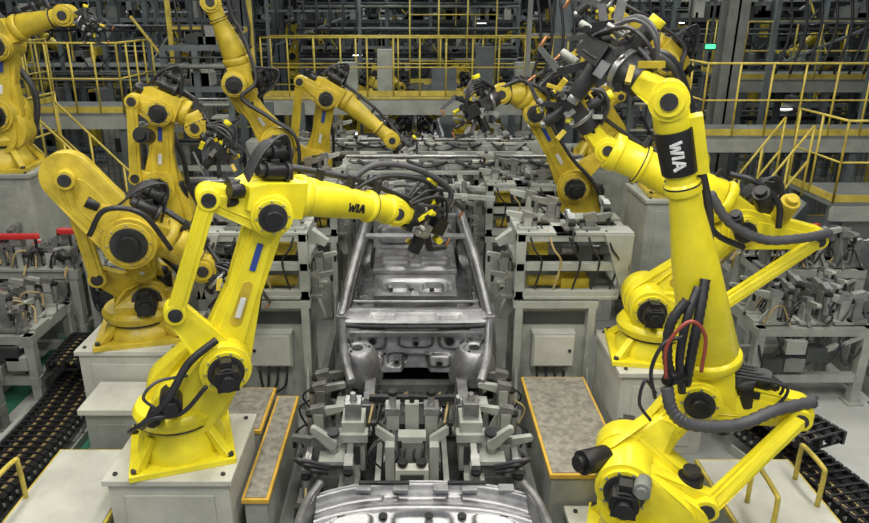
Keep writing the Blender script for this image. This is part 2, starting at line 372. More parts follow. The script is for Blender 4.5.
# --- right third
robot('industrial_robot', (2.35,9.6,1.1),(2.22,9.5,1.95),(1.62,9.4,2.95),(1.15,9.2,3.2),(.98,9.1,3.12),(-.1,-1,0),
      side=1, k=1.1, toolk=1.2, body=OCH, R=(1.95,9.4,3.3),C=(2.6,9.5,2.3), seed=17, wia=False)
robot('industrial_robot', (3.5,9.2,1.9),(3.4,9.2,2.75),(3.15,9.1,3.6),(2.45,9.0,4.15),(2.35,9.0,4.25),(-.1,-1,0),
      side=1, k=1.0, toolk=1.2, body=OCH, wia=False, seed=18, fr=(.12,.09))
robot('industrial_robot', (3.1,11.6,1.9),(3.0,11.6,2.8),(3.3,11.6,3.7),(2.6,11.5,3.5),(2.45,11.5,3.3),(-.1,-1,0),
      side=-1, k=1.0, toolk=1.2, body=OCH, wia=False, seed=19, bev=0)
# --- far left upper
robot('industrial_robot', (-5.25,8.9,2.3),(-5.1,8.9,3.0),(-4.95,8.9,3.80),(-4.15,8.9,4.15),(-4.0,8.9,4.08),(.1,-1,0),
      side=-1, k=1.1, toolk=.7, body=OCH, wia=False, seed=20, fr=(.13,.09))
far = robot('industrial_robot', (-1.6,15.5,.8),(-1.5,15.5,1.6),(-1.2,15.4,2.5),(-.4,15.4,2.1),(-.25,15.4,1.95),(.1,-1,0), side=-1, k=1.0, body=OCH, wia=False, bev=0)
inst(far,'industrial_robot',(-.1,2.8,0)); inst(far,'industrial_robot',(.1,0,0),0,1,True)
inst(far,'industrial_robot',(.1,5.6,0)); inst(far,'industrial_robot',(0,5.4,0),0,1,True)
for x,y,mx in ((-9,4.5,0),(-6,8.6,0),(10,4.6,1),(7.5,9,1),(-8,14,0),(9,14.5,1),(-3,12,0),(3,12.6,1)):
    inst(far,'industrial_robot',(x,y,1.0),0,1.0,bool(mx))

# ---------------------------------------------------------------- pedestals / platforms
def pedestal(name,x0,x1,y0,y1,z0,z1,m=WHT,trim=None,lip=.03):
    b=MB(); b.bx(x0,x1,y0,y1,z0,z1-.05,m); b.bx(x0-lip,x1+lip,y0-lip,y1+lip,z1-.05,z1,m)
    for x in (x0+.05,x1-.05):
        b.cyl((x,y0+.05,z1),(x,y0+.05,z1+.02),.02,None,DST,8); b.cyl((x,y1-.05,z1),(x,y1-.05,z1+.02),.02,None,DST,8)
    b.bx(x0+.12,x1-.12,y0-.012,y0,z0+.1,z1-.15,m)
    return b.obj(name,.008)
pedestal('robot_pedestal',-2.36,-1.42,4.52,5.42,0,.80)
pedestal('robot_pedestal',-3.35,-2.35,6.3,7.25,0,1.0)
pedestal('robot_pedestal',1.3,2.25,3.8,4.8,0,.30)
pedestal('robot_pedestal',2.02,2.88,5.98,6.9,0,.93)
pedestal('robot_pedestal',-3.45,-2.5,7.55,8.45,0,1.5,LGR)
pedestal('robot_pedestal',-2.3,-1.35,8.7,9.6,0,1.5,LGR)
pedestal('robot_pedestal',-2.1,-1.15,10.8,11.7,0,1.1,LGR)
pedestal('robot_pedestal',1.9,2.85,9.2,10.1,0,1.1,LGR)
pedestal('robot_pedestal',3.05,4.0,8.8,9.7,0,1.9,LGR)
pedestal('robot_pedestal',2.65,3.55,11.2,12.0,0,1.9,LGR)
pedestal('robot_pedestal',-5.75,-4.75,8.5,9.4,0,2.3,LGR)
pedestal('robot_pedestal',-2.05,-1.1,15.1,16,0,.8,LGR)
pedestal('robot_pedestal',-2.2,-1.25,17.9,18.8,0,.8,LGR)
pedestal('robot_pedestal',1.1,2.05,15.1,16,0,.8,LGR)

def platform(name,x0,x1,y0,y1,z,top,edge,side=LGR,e=.025):
    b=MB(); b.bx(x0+.02,x1-.02,y0+.02,y1-.02,0,z-.05,side); b.bx(x0,x1,y0,y1,z-.05,z-.01,edge)
    b.bx(x0+e,x1-e,y0+e,y1-e,z-.012,z,top)
    return b.obj(name,.004)
platform('maintenance_platform',-1.36,-1.14,4.6,6.2,.55,TAN,ORG)
platform('maintenance_platform',-1.98,-1.38,5.5,6.28,.60,TAN,ORG)
platform('maintenance_platform',1.14,1.80,4.85,6.5,.60,TAN,ORG,LGR)
platform('maintenance_platform',-3.25,-2.42,3.9,5.5,.40,WHT,RYL)
platform('maintenance_platform',2.55,3.4,4.2,5.35,.40,WHT,RYL)
b=MB(); b.bx(-3.1,-2.52,5.75,6.2,0,.62,LGR); b.bx(-3.14,-2.48,5.7,6.24,.62,.68,WHT); b.bx(-3.0,-2.6,5.74,5.75,.15,.5,LGR); b.obj('control_cabinet',.006)

# ---------------------------------------------------------------- car body
def bump(x,z,cx,cz,rx,rz,h,p=4):
    d=(abs((x-cx)/rx)**p+abs((z-cz)/rz)**p)
    return h/(1+math.exp((d-1)*7)) if d<4 else 0
def car_body(name, oy=0):
    b=MB()
    def fl(u,v):
        x=-.76+1.52*u; y=7.1+3.0*v
        z=.60+.20*math.exp(-(x/.14)**4)+.014*(1 if math.sin(y*15)>0 else 0)*(1 if .2<abs(x)<.7 else 0)
        z+=bump(x,y,-.45,7.7,.2,.25,.04)+bump(x,y,.45,7.7,.2,.25,.04)
        return (x,y,z)
    b.sheet(fl,76,100,STL)
    for y in(7.75,8.45,9.2): 
        b.beam((-.75,y,.64),(-.17,y,.64),(.12,.09),None,STL); b.beam((.17,y,.64),(.75,y,.64),(.12,.09),None,STL)
    def seat(u,v):
        x=-.58+1.16*u; y=9.0+.95*v
        return (x,y,.80+.10*v+bump(x,y,-.28,9.45,.2,.3,.035)+bump(x,y,.28,9.45,.2,.3,.035)+.01*math.sin(y*40))
    b.sheet(seat,50,40,STL); b.bx(-.58,.58,8.98,9.0,.6,.8,STL)
    def bulk(u,v):
        x=-.62+1.24*u; z=.85+.42*v
        return (x,9.96-bump(x,z,-.3,1.05,.22,.13,.04)-bump(x,z,.3,1.05,.22,.13,.04)+.1*v,z)
    b.sheet(bulk,50,24,STL)
    def dash(u,v):
        x=-.50+1.0*u; y=7.78+.50*v
        return (x,y,.98+.08*v+bump(x,y,0,8.02,.40,.15,-.04)+bump(x,y,-.22,8.03,.13,.09,.035)+bump(x,y,.22,8.03,.13,.09,.035)+bump(x,y,0,7.84,.05,.04,.03))
    b.sheet(dash,70,34,STL); b.bx(-.50,.50,7.76,7.78,.84,.985,STL); b.beam((-.52,8.3,1.06),(.52,8.3,1.06),(.05,.05),None,STL)
    for x in(-.3,-.05,.2): b.cyl((x,7.9,1.0),(x,7.9,1.02),.03,None,BLK,12)
    for x in(-.48,.48): b.beam((x,7.8,.62),(x,8.0,.98),(.05,.06),None,STL)
    for sx in(-1,1):
        b.beam((sx*.82,7.0,.58),(sx*.82,10.2,.58),(.16,.20),None,STL)
        pts=[(sx*.80,6.90,1.10),(sx*.76,7.25,1.28),(sx*.69,7.75,1.51),(sx*.64,8.15,1.62),(sx*.61,8.9,1.68),(sx*.61,9.6,1.66),(sx*.66,10.1,1.48),(sx*.74,10.5,1.18)]
        b.tube(pts,.052,STL,10,6)
        b.tube([V(p)-V((sx*.055,0,.02)) for p in pts],.028,DST,8,6)
        b.tube([V(p)+V((sx*.03,0,-.05)) for p in pts],.035,STL,8,6)
        b.prism([(sx*.84,6.85,.5),(sx*.84,7.2,.5),(sx*.82,7.15,1.05),(sx*.80,7.1,1.18),(sx*.80,6.85,1.12)],(1,0,0),.10,STL)
        b.beam((sx*.84,8.55,.6),(sx*.80,8.55,1.15),(.20,.12),(.14,.10),STL,up=(0,1,0))
        b.beam((sx*.80,8.55,1.15),(sx*.62,8.5,1.66),(.14,.10),(.10,.08),STL,up=(0,1,0))
        b.tube([(sx*.77,7.25,.72),(sx*.75,7.3,1.0),(sx*.72,7.5,1.3)],.03,STL,8,6)
        b.tube([(sx*.77,7.3,.70),(sx*.77,8.4,.69),(sx*.76,8.5,.8)],.025,STL,8,5)
        def q_(u,v,sx=sx):
            y=9.35+1.5*u; z=.5+.66*v
            z=min(z,1.18-.10*max(0,u-.7))
            bulge=.06*math.sin(v*3.1)
            r=math.hypot(y-10.05,z-.52)
            return (sx*(.80+bulge-(.05 if .36<r<.42 else 0)-(.12 if r<.36 else 0)),y,z)
        b.sheet(q_,50,24,STL)
        b.lathe((sx*.60,10.05,.55),(sx,0,0),[(0,.30),(.05,.38),(.20,.40)],STL,28)
        b.beam((sx*.78,9.4,1.14),(sx*.76,10.7,1.10),(.12,.05),None,STL)
        b.beam((sx*.46,7.1,.58),(sx*.46,5.75,.62),(.11,.15),(.10,.13),STL)
        b.tube([(sx*.80,6.95,1.06),(sx*.76,6.6,1.02),(sx*.70,6.2,.94),(sx*.62,5.95,.84)],.045,STL,8,6)
        b.lathe((sx*.60,6.50,.60),(0,0,1),[(0,.26),(.20,.22),(.30,.18),(.335,.15),(.34,.10),(.325,.09)],STL,26)
        b.lathe((sx*.60,6.50,.925),(0,0,1),[(0,.055),(.012,.055)],BLK,14)
        for i in range(3):
            t=2.1*i; b.cyl((sx*.60+.12*math.cos(t),6.5+.12*math.sin(t),.93),(sx*.60+.12*math.cos(t),6.5+.12*math.sin(t),.95),.014,None,BLK,8)
        def apr(u,v,sx=sx):
            y=5.98+.95*u; zt=.84+.2*u; z=.60+(zt-.60)*v
            r=math.hypot(y-6.45,z-.5)
            return (sx*(.62+.14*u*v+.04*math.sin(u*9)+(.05 if r<.3 else 0)),y,z)
        b.sheet(apr,30,14,STL)
        b.box((sx*.46,5.74,.62),(.15,.02,.19),STL)
        b.prism([(sx*.80,6.85,1.10),(sx*.80,7.25,1.16),(sx*.52,7.05,1.10),(sx*.5,6.88,1.06)],(0,0,1),.02,STL)
    def cowl(u,v):
        x=-.80+1.6*u; a=.08*(1-(x/.8)**2)
        y=6.84+.30*v-a; z=1.06+a*.3+.06*math.sin(v*math.pi)+.05*v-.03*(1 if .42<v<.5 else 0)+bump(x,v,-.35,.25,.12,.12,-.02)+bump(x,v,.35,.25,.12,.12,-.02)
        return (x,y,z)
    b.sheet(cowl,80,24,STL)
    b.tube([(-.8,7.16,1.17),(-.4,7.10,1.19),(0,7.07,1.2),(.4,7.10,1.19),(.8,7.16,1.17)],.018,STL,8,5)
    b.tube([(-.74,6.83,1.02),(-.4,6.77,1.04),(0,6.74,1.05),(.4,6.77,1.04),(.74,6.83,1.02)],.02,DST,8,5)
    def fwl(u,v):
        x=-.74+1.48*u; z=.56+.52*v
        y=6.62+.22*v+.04*math.cos(x*2)
        h=bump(x,z,-.46,.90,.14,.10,.05)+bump(x,z,.42,.90,.17,.10,.05)+bump(x,z,0,.88,.18,.07,.045)+bump(x,z,-.2,.68,.10,.06,-.04)+bump(x,z,.25,.68,.12,.06,.04)+bump(x,z,0,.6,.14,.12,-.10)+bump(x,z,-.45,.68,.10,.06,.03)+bump(x,z,.6,.75,.05,.05,.03)
        return (x,y-h,z)
    b.sheet(fwl,110,44,STL)
    b.beam((-.70,6.70,.99),(.70,6.70,.99),(.05,.05),None,STL)
    for x,z,r in((-.46,.90,.05),(.36,.90,.06),(.5,.88,.03),(0,.88,.04),(-.62,.82,.03),(.25,.68,.04),(-.2,.70,.03),(.12,.76,.02),(-.33,.78,.02)):
        y=6.62+.22*(z-.56)/.52-.03
        b.cyl((x,y-.03,z),(x,y+.05,z),r,None,STL,16); b.cyl((x,y-.035,z),(x,y-.03,z),r*.75,None,BLK,16)
    b.beam((-.64,8.12,1.62),(.64,8.12,1.62),(.13,.035),None,STL)
    b.beam((-.6,8.25,1.60),(.6,8.25,1.60),(.03,.03),None,DST)
    b.beam((-.60,8.9,1.67),(.60,8.9,1.67),(.07,.03),None,STL)
    b.beam((-.60,9.62,1.66),(.60,9.62,1.66),(.16,.04),None,STL)
    def shelf(u,v):
        x=-.66+1.32*u; y=10.05+.5*v
        return (x,y,1.22-.04*v+bump(x,y,-.38,10.28,.12,.12,-.04,2)+bump(x,y,.38,10.28,.12,.12,-.04,2)+bump(x,y,0,10.28,.12,.1,.03))
    b.sheet(shelf,60,24,STL)
    b.bx(-.74,.74,10.74,10.78,.6,1.0,STL); b.beam((-.76,10.72,1.02),(.76,10.72,1.02),(.12,.07),None,STL)
    b.cyl((-.74,7.25,1.0),(.74,7.25,1.0),.03,None,STL,12)
    return b.obj(name,.005,(0,oy,0))
car=car_body('car_body_shell'); car.location.x=.04
inst(car,'car_body_shell',(0,5.2,.0)); inst(car,'car_body_shell',(0,10.6,.0))

# foreground: tail of the previous body (pressed end panel)
b=MB()
CX=.08
def tail(u,v):
    x=-.82+1.64*u; e=abs(x)/.82
    y=4.66-.42*v-.14*e**3
    z=.68-.16*v-.02*e**2
    z+=.03*math.exp(-((v-.12)/.05)**2)-.03*math.exp(-((v-.3)/.07)**2)+.025*math.exp(-((v-.55)/.06)**2)
    z+=bump(x,v,-.55,.75,.16,.13,.03)+bump(x,v,.55,.75,.16,.13,.03)+bump(x,v,0,.75,.22,.12,-.03)+bump(x,v,-.25,.3,.06,.06,.02)+bump(x,v,.25,.3,.06,.06,.02)
    return (x+CX,y,z)
b.sheet(tail,130,60,STL)
for x in(-.62,-.3,.05,.3,.62):
    b.cyl((x+CX,4.36,.58),(x+CX,4.36,.592),.035,None,BLK,14); b.box((x*.9+.1+CX,4.56,.68),(.12,.08,.03),STL)
b.beam((-.5+CX,4.60,.705),(-.1+CX,4.60,.705),(.03,.02),None,BLK); b.beam((.2+CX,4.60,.705),(.5+CX,4.60,.705),(.03,.02),None,BLK)
for sx in(-1,1):
    b.prism([(sx*.82+CX,4.56,.70),(sx*.90+CX,4.2,.70),(sx*.92+CX,3.4,.9),(sx*.92+CX,3.4,.4),(sx*.84+CX,4.4,.42)],(1,0,0),.05,STL)
    b.tube([(sx*.80+CX,4.6,.70),(sx*.88+CX,4.35,.70),(sx*.90+CX,3.8,.80)],.035,STL,8,6)
b.bx(-.78,.92,3.3,4.20,.44,.46,STL)
for i in range(5): b.bx(-.62,.78,3.5+i*.14,3.56+i*.14,.46,.48,STL)
b.obj('car_rear_panel',.005)

# ---------------------------------------------------------------- fixtures
def clamp(b,x,y,z,h,ang=0,red=False,k=1.0,m=None):
    m=m or random.choice([LGR,MST,LGR,MGR])
    c,s=math.cos(ang),math.sin(ang); d=V((c,s,0)); n=V((-s,c,0)); p=V((x,y,z))
    b.box(p+V((0,0,.015)),(.18*k,.16*k,.03),m,ang)
    b.beam(p,p+V((0,0,h)),(.08*k,.08*k),None,m,up=d)
    b.prism([p+d*.04*k,p+d*.13*k,p+d*.04*k+V((0,0,h*.5))],n,.02*k,m)
    t=p+V((0,0,h))
    b.beam(t-d*.06*k,t+d*.06*k+V((0,0,.03)),(.07*k,.10*k),None,MST)
    b.link(t,t+d*.20*k+V((0,0,.05)),.04*k,.025*k,n,.05*k,RED if red else m)
    b.cyl(t+d*.20*k+V((0,0,.06)),t+d*.20*k-V((0,0,.05)),.018*k,None,BLK,8)
    b.cyl(t-d*.07*k-V((0,0,.02)),t-d*.07*k-V((0,0,min(.22*k,h*.8))),.032*k,None,MST,12)
    b.cyl(t-d*.07*k-V((0,0,.0)),t-d*.07*k-V((0,0,.03)),.04*k,None,BLK,12)
    b.tube([t-d*.09*k-V((0,0,.1*k)),t-d*.2*k-V((0,0,.2*k)),p-d*.14*k+V((0,0,.04))],.010*k,random.choice([HOSE,HOSE,CAB]),6,4)

def jig(name,x0,x1,y0,y1,h,nx,ny,red=0,frm=LGR):
    b=MB()
    for x in(x0+.06,x1-.06):
        for y in(y0+.06,y1-.06):
            b.bx(x-.05,x+.05,y-.05,y+.05,0,h,frm); b.bx(x-.09,x+.09,y-.09,y+.09,0,.03,frm)
    for z in(h-.05,h*.35):
        for y in(y0+.06,y1-.06): b.beam((x0,y,z),(x1,y,z),(.08,.10),None,frm)
        for x in(x0+.06,x1-.06): b.beam((x,y0,z),(x,y1,z),(.08,.10),None,frm)
    b.beam((x0+.06,y0+.05,h*.35),(x1-.06,y0+.05,h-.08),(.05,.05),None,frm)
    b.bx(x0+.02,x1-.02,y0+.15,y0+.45,h,h+.03,frm); b.bx(x0+.02,x1-.02,y1-.45,y1-.15,h,h+.03,frm)
    for i in range(nx):
        for j in range(ny):
            x=x0+.15+(x1-x0-.3)*i/max(1,nx-1)+random.uniform(-.05,.05); y=y0+.15+(y1-y0-.3)*j/max(1,ny-1)
            clamp(b,x,y,h+.02,random.uniform(.14,.42),random.choice([0,math.pi/2,math.pi,-math.pi/2]),random.random()<red,random.uniform(.8,1.2))
    for i in range(4):
        x=random.uniform(x0+.1,x1-.3); z=random.uniform(.3,h-.2)
        b.bx(x,x+.22,y0-.03,y0+.12,z,z+.16,random.choice([LGR,MGR,DGR,DGR]))
    for i in range(9):
        x=random.uniform(x0,x1-.3); b.tube([(x,y0+.04,h-.1),(x+.1,y0-.02,h*.6+random.uniform(-.1,.1)),(x+.35,y0+.05,h-.12)],.012,HOSE,6,4)
    for i in range(12):
        x=random.uniform(x0,x1-.3);y=random.uniform(y0,y1-.2); b.tube([(x,y,h+.05),(x+.1,y,h+.25),(x+.25,y+.1,h+.2),(x+.3,y,h+.03)],.010,random.choice([HOSE,CAB,HOSE,GHO]),6,4)
    return b.obj(name,.004)
jig('weld_fixture',-5.4,-4.15,6.9,7.9,.85,6,3,.10)
jig('weld_fixture',-5.4,-4.1,8.0,8.45,1.2,7,2,.25)
jig('weld_fixture',-4.05,-3.55,8.1,8.9,1.2,3,2,.3)
jig('weld_fixture',-5.2,-4.3,5.6,6.5,.7,3,2,.0,MGR)
jig('weld_fixture',3.75,5.05,6.9,7.7,.95,6,3,.06)
jig('weld_fixture',4.2,5.5,7.9,8.6,1.25,6,2,.15)
jig('weld_fixture',5.2,6.2,6.8,7.5,.9,3,2,.1,MGR)
for (x,y,z) in((-4.75,8.1,1.62),(-4.0,8.2,1.66),(-4.9,7.2,1.30),(-5.3,8.2,1.5),(4.6,7.95,1.58)):
    b=MB(); b.beam((x-.05,y,1.15),(x-.05,y,z),(.07,.07),None,LGR); b.link((x-.3,y,z),(x+.22,y-.05,z+.02),.05,.035,(0,0,1),.06,RED); b.box((x-.05,y,z-.06),(.14,.12,.08),MST); b.cyl((x+.2,y-.05,z),(x+.2,y-.05,z-.12),.02,None,BLK,8); b.obj('toggle_clamp',.006)

def station(name):
    b=MB()
    b.bx(1.14,1.92,6.9,7.6,.05,1.25,LGR); b.bx(1.08,1.98,6.84,7.66,1.22,1.30,LGR); b.bx(1.06,2.0,6.82,7.68,0,.06,MGR)
    for x in(1.14,1.92):
        b.prism([(x,6.9,.05),(x,6.68,.05),(x,6.9,.7)],(1,0,0),.03,LGR)
        b.bx(x-.04,x+.04,6.84,6.9,.05,1.22,LGR)
    b.bx(1.2,1.86,6.885,6.9,1.02,1.16,DGR)
    b.bx(1.29,1.75,6.76,6.9,.57,.96,LGR); b.bx(1.31,1.73,6.745,6.76,.59,.94,WHT); b.cyl((1.69,6.73,.77),(1.69,6.75,.77),.018,None,BLK,8)
    for i in range(4): b.tube([(1.36+i*.1,6.82,.58),(1.38+i*.09,6.76,.35+.04*i),(1.5+.05*i,6.86,.2)],.015,HOSE,6,4)
    X0,X1,Y0,Y1,Z0,Z1=1.08,2.28,6.85,7.6,1.32,2.04
    for x in(X0+.05,X1-.05):
        for y in(Y0+.05,Y1-.05): b.bx(x-.05,x+.05,y-.05,y+.05,Z0,Z1,LGR)
    for z in(Z0+.05,(Z0+Z1)/2,Z1-.04):
        for y in(Y0+.05,Y1-.05): b.beam((X0,y,z),(X1,y,z),(.08,.08),None,LGR)
        for x in(X0+.05,X1-.05): b.beam((x,Y0,z),(x,Y1,z),(.08,.08),None,LGR)
    b.bx(X0,X1,Y0,Y0+.25,Z1-.01,Z1+.02,LGR); b.bx(X0,X1,Y1-.25,Y1,Z1-.01,Z1+.02,LGR); b.bx(X0+.4,X0+.6,Y0,Y1,Z1-.01,Z1+.02,LGR)
    b.bx(X0,X1,Y0,Y1,Z0,Z0+.03,LGR); b.bx(X0,X1,Y0+.4,Y1,(Z0+Z1)/2,(Z0+Z1)/2+.02,MGR); b.bx(X0+.08,X1-.08,Y1-.03,Y1-.01,Z0,Z1,DGR)
    b.prism([(X1-.05,Y0,Z0),(X1+.0,Y0,Z1),(X1-.3,Y0,Z1)],(0,1,0),.03,LGR)
    b.cyl((1.25,7.1,1.44),(1.60,7.1,1.44),.06,None,OCH,16); b.bx(1.60,1.9,7.0,7.2,1.38,1.5,OCH); b.bx(1.25,1.45,7.05,7.3,1.75,1.88,OCH)
    b.cyl((1.6,7.1,1.8),(2.0,7.1,1.8),.05,None,MST,14); b.bx(1.75,1.9,6.95,7.2,1.72,1.88,DGR)
    for x,y,h,a in((1.2,7.0,.12,math.pi),(1.5,7.3,.2,math.pi),(1.85,7.0,.10,0),(2.1,7.35,.14,1.57),(1.3,7.5,.22,math.pi),(1.65,7.0,.08,1.57)): clamp(b,x,y,Z1+.02,h,a,False,1.0)
    for i in range(5):
        x=1.2+i*.2; b.tube([(x,6.9,Z1+.03),(x+.06,6.82,Z1-.15),(x+.15,6.85,Z1-.3),(x+.1,6.9,Z0+.1)],.012,random.choice([HOSE,CAB,HOSE]),6,4)
    b.beam((1.1,7.2,1.95),(.92,7.2,1.84),(.14,.12),(.08,.08),LGR); b.beam((1.1,7.2,1.2),(1.0,7.2,.95),(.12,.12),(.08,.08),LGR)
    clamp(b,1.04,7.4,1.3,.3,math.pi,False,.9); clamp(b,1.04,7.0,1.3,.22,math.pi,False,.9)
    return b.obj(name,.006)
st=station('weld_station_frame')
inst(st,'weld_station_frame',(0,0,0),0,1,True)
inst(st,'weld_station_frame',(-.05,2.55,-.1)); inst(st,'weld_station_frame',(0.05,2.4,-.05),0,1,True)
inst(st,'weld_station_frame',(.0,5.2,0)); inst(st,'weld_station_frame',(0,5.2,0),0,1,True)

def gantry(name,y,z,xa,xb):
    b=MB()
    for x in(xa,xb):
        b.bx(x-.08,x+.08,y-.08,y+.08,0,z,LGR)
    b.beam((xa,y,z),(xb,y,z),(.10,.09),None,LGR); b.beam((xa,y+.5,z+.03),(xb,y+.5,z+.03),(.08,.08),None,LGR)
    b.beam((xa+.1,y-.35,z-.02),(xb-.1,y-.35,z-.02),(.05,.05),None,LGR); b.cyl((xa,y+.25,z+.1),(xb,y+.25,z+.1),.03,None,MST,10)
    for x in(xa,xb): b.bx(x-.08,x+.08,y+.42,y+.58,0,z,LGR); b.beam((x,y-.4,z),(x,y+.6,z),(.08,.08),None,LGR)
    n=6
    for i in range(n):
        x=xa+(xb-xa)*(i+.5)/n
        b.bx(x-.20,x+.20,y-.06,y+.06,z+.06,z+.09,WHT if i%2 else MST); b.bx(x-.10,x+.16,y+.35,y+.55,z+.08,z+.12,LGR)
        b.beam((x,y-.35,z),(x,y+.5,z+.03),(.05,.04),None,MGR)
        if i%2: clamp(b,x,y+random.uniform(0,.4),z+.1,random.uniform(.05,.10),random.choice([0,1.57,3.14]),False,.7)
    for i in range(9):
        x=xa+.2+i*(xb-xa)/10; b.tube([(x,y-.05,z+.1),(x+.3,y-.15,z-.1+random.uniform(-.1,.15)),(x+.6,y-.05,z+.08)],.022,HOSE,6,5)
    return b.obj(name,.004)
gantry('tooling_gantry',10.3,2.02,-1.0,2.6)
gantry('tooling_gantry',11.9,2.0,-1.9,1.9)
b=MB()
for y in(9.0,9.5): 
    b.beam((-.95,y,1.86),(-.1,y+.3,1.9),(.06,.06),None,LGR); b.beam((.2,y+.2,1.88),(1.1,y,1.86),(.06,.06),None,LGR)
b.beam((-.7,9.0,1.86),(-.7,10.4,1.9),(.08,.06),None,LGR); b.beam((.7,9.0,1.86),(.7,10.4,1.9),(.08,.06),None,LGR)
for x in(-.7,-.35,.3,.7): b.cyl((x,9.2,1.9),(x,9.2,2.05),.035,None,MST,10); b.box((x,9.5,1.93),(.2,.12,.06),LGR)
b.tube([(-.9,9.2,1.9),(-.4,9.1,2.15),(.1,9.1,2.12),(.5,9.2,1.95)],.025,HOSE,8,6)
b.obj('roof_tooling_frame',.004)

# ---------------------------------------------------------------- pallet carriage under the engine bay
b=MB()
for sx in(-1,1):
    b.beam((sx*.52,4.8,.30),(sx*.52,11.0,.30),(.12,.14),None,MGR)
    b.beam((sx*.95,4.9,.12),(sx*.95,11.5,.12),(.10,.20),None,DGR)
    for y in(5.2,6.4,7.6,8.8,10.0): b.beam((sx*.52,y,.3),(sx*.92,y,.3),(.12,.1),None,MGR)
    b.bx(sx*.52-.10,sx*.52+.10,5.30,5.55,.30,.80,LGR); b.bx(sx*.52-.07,sx*.52+.07,5.34,5.50,.80,.96,MST); b.bx(sx*.52-.13,sx*.52+.13,5.26,5.38,.62,.70,LGR)
    b.bx(sx*.52-.06,sx*.52+.06,5.285,5.30,.38,.56,DGR); b.cyl((sx*.52,5.42,.96),(sx*.52,5.42,1.03),.035,.025,MST,14)
    b.bx(sx*.70-.09,sx*.70+.09,5.15,5.40,.12,.50,MGR); b.bx(sx*.70-.11,sx*.70+.11,5.10,5.44,.50,.54,LGR)
    b.cyl((sx*.70,5.25,.54),(sx*.70,5.25,.72),.05,None,MST,14); b.cyl((sx*.70,5.25,.72),(sx*.70,5.25,.75),.07,None,DST,14)
    b.link((sx*.70,5.2,.66),(sx*.85,5.2,.80),.05,.03,(0,1,0),.06,LGR)
    b.bx(sx*.62-.10,sx*.62+.10,5.72,5.92,.3,.70,LGR)
    for (x,y,z,h,a) in((.82,5.3,.3,.30,0),(.86,5.6,.3,.42,math.pi),(.54,5.05,.36,.18,1.57),(.88,5.95,.3,.46,math.pi),(.40,5.85,.36,.30,0),(.9,6.3,.3,.4,math.pi),(.90,5.05,.2,.3,1.57)):
        clamp(b,sx*x,y,z,h,a if sx>0 else math.pi-a,False,1.1)
    b.cyl((sx*.93,5.10,.42),(sx*.93,5.35,.42),.06,None,MST,14)
    for r_,m_ in((0,HOSE),(.05,GHO),(-.05,HOSE)):
        b.tube([(sx*.72,5.05+r_,.5),(sx*(.9+r_),4.95,.62+r_),(sx*1.02,5.2,.5),(sx*.95,5.5,.35+r_),(sx*.8,5.7,.4)],.018,m_,8,5)
for y in(5.0,5.9,6.8,7.9,9.0,10.2): b.beam((-.55,y,.30),(.55,y,.30),(.12,.12),None,MGR)
b.bx(-.22,.22,4.95,5.40,.22,.30,LGR); b.bx(-.26,.26,5.30,5.62,.30,.40,MST)
for sx in(-1,1):
    b.bx(sx*.19-.04,sx*.19+.04,5.08,5.24,.30,.70,LGR); b.bx(sx*.17-.055,sx*.17+.055,5.34,5.48,.40,.90,LGR)
    b.bx(sx*.17-.065,sx*.17+.065,5.33,5.49,.86,.92,MST)
    b.cyl((sx*.17,5.41,.92),(sx*.17,5.41,1.02),.03,None,MST,12); b.cyl((sx*.17,5.41,1.02),(sx*.17,5.41,1.06),.045,None,BLK,12)
    b.link((sx*.19,5.2,.70),(sx*.33,5.2,.82),.045,.03,(0,1,0),.05,LGR); b.cyl((sx*.33,5.2,.74),(sx*.33,5.2,.88),.03,None,BLK,10)
    b.cyl((sx*.08,5.03,.3),(sx*.08,5.03,.56),.035,None,MST,12); b.cyl((sx*.08,5.03,.56),(sx*.08,5.03,.60),.045,None,DST,12)
    b.beam((sx*.30,5.0,.32),(sx*.30,6.2,.32),(.05,.1),None,LGR)
    b.beam((sx*.17,5.45,.6),(sx*.34,5.8,.5),(.05,.05),None,MST)
b.bx(-.14,.14,4.98,5.08,.36,.54,WHT); b.bx(-.10,.10,4.965,4.98,.40,.50,DGR); b.bx(-.2,.2,5.5,5.7,.40,.66,DGR); b.bx(-.09,.09,5.12,5.3,.3,.72,MGR); b.bx(-.12,.12,5.14,5.26,.72,.76,LGR)
b.bx(-.26,.26,5.78,5.9,.36,.70,LGR); b.bx(-.06,.06,5.34,5.42,.66,.96,LGR); b.cyl((0,5.38,.96),(0,5.38,1.03),.022,None,BLK,10)
b.cyl((-.35,6.1,.42),(.35,6.1,.42),.05,None,MST,14); b.beam((-.4,5.75,.78),(.4,5.75,.78),(.05,.06),None,DST)
for i in range(12):
    x=-.40+i*.07; b.tube([(x,5.6,.6),(x+.04,5.85,.74+random.uniform(-.04,.06)),(x-.04,6.15,.55),(x,6.5,.40)],.013,HOSE if i%5 else CAB,6,5)
for i in range(10):
    x=random.uniform(-.4,.4); b.tube([(x,5.2,.40),(x+random.uniform(-.1,.1),5.1,.62),(x+random.uniform(-.15,.15),5.3,.72),(x,5.45,.5)],.010,random.choice([HOSE,HOSE,GHO,HOSE]),6,5)
b.obj('pallet_carriage',.005)
b=MB(); b.bx(-1.1,1.1,3.0,20,.0,.03,DGR)
for sx in(-1,1):
    b.bx(sx*1.06-.05,sx*1.06+.05,3,20,0,.10,MGR)
    for i in range(36): b.bx(sx*.75-.1,sx*.75+.1,3.1+i*.3,3.2+i*.3,.03,.06,MGR)
for i in range(20): b.tube([(-.98+random.uniform(0,.12),3+i*.4,.06),(-.9,3.4+i*.4,.09),(-.98+random.uniform(0,.12),3.9+i*.4,.06)],.02,HOSE,6,4)
b.obj('conveyor_track',0)

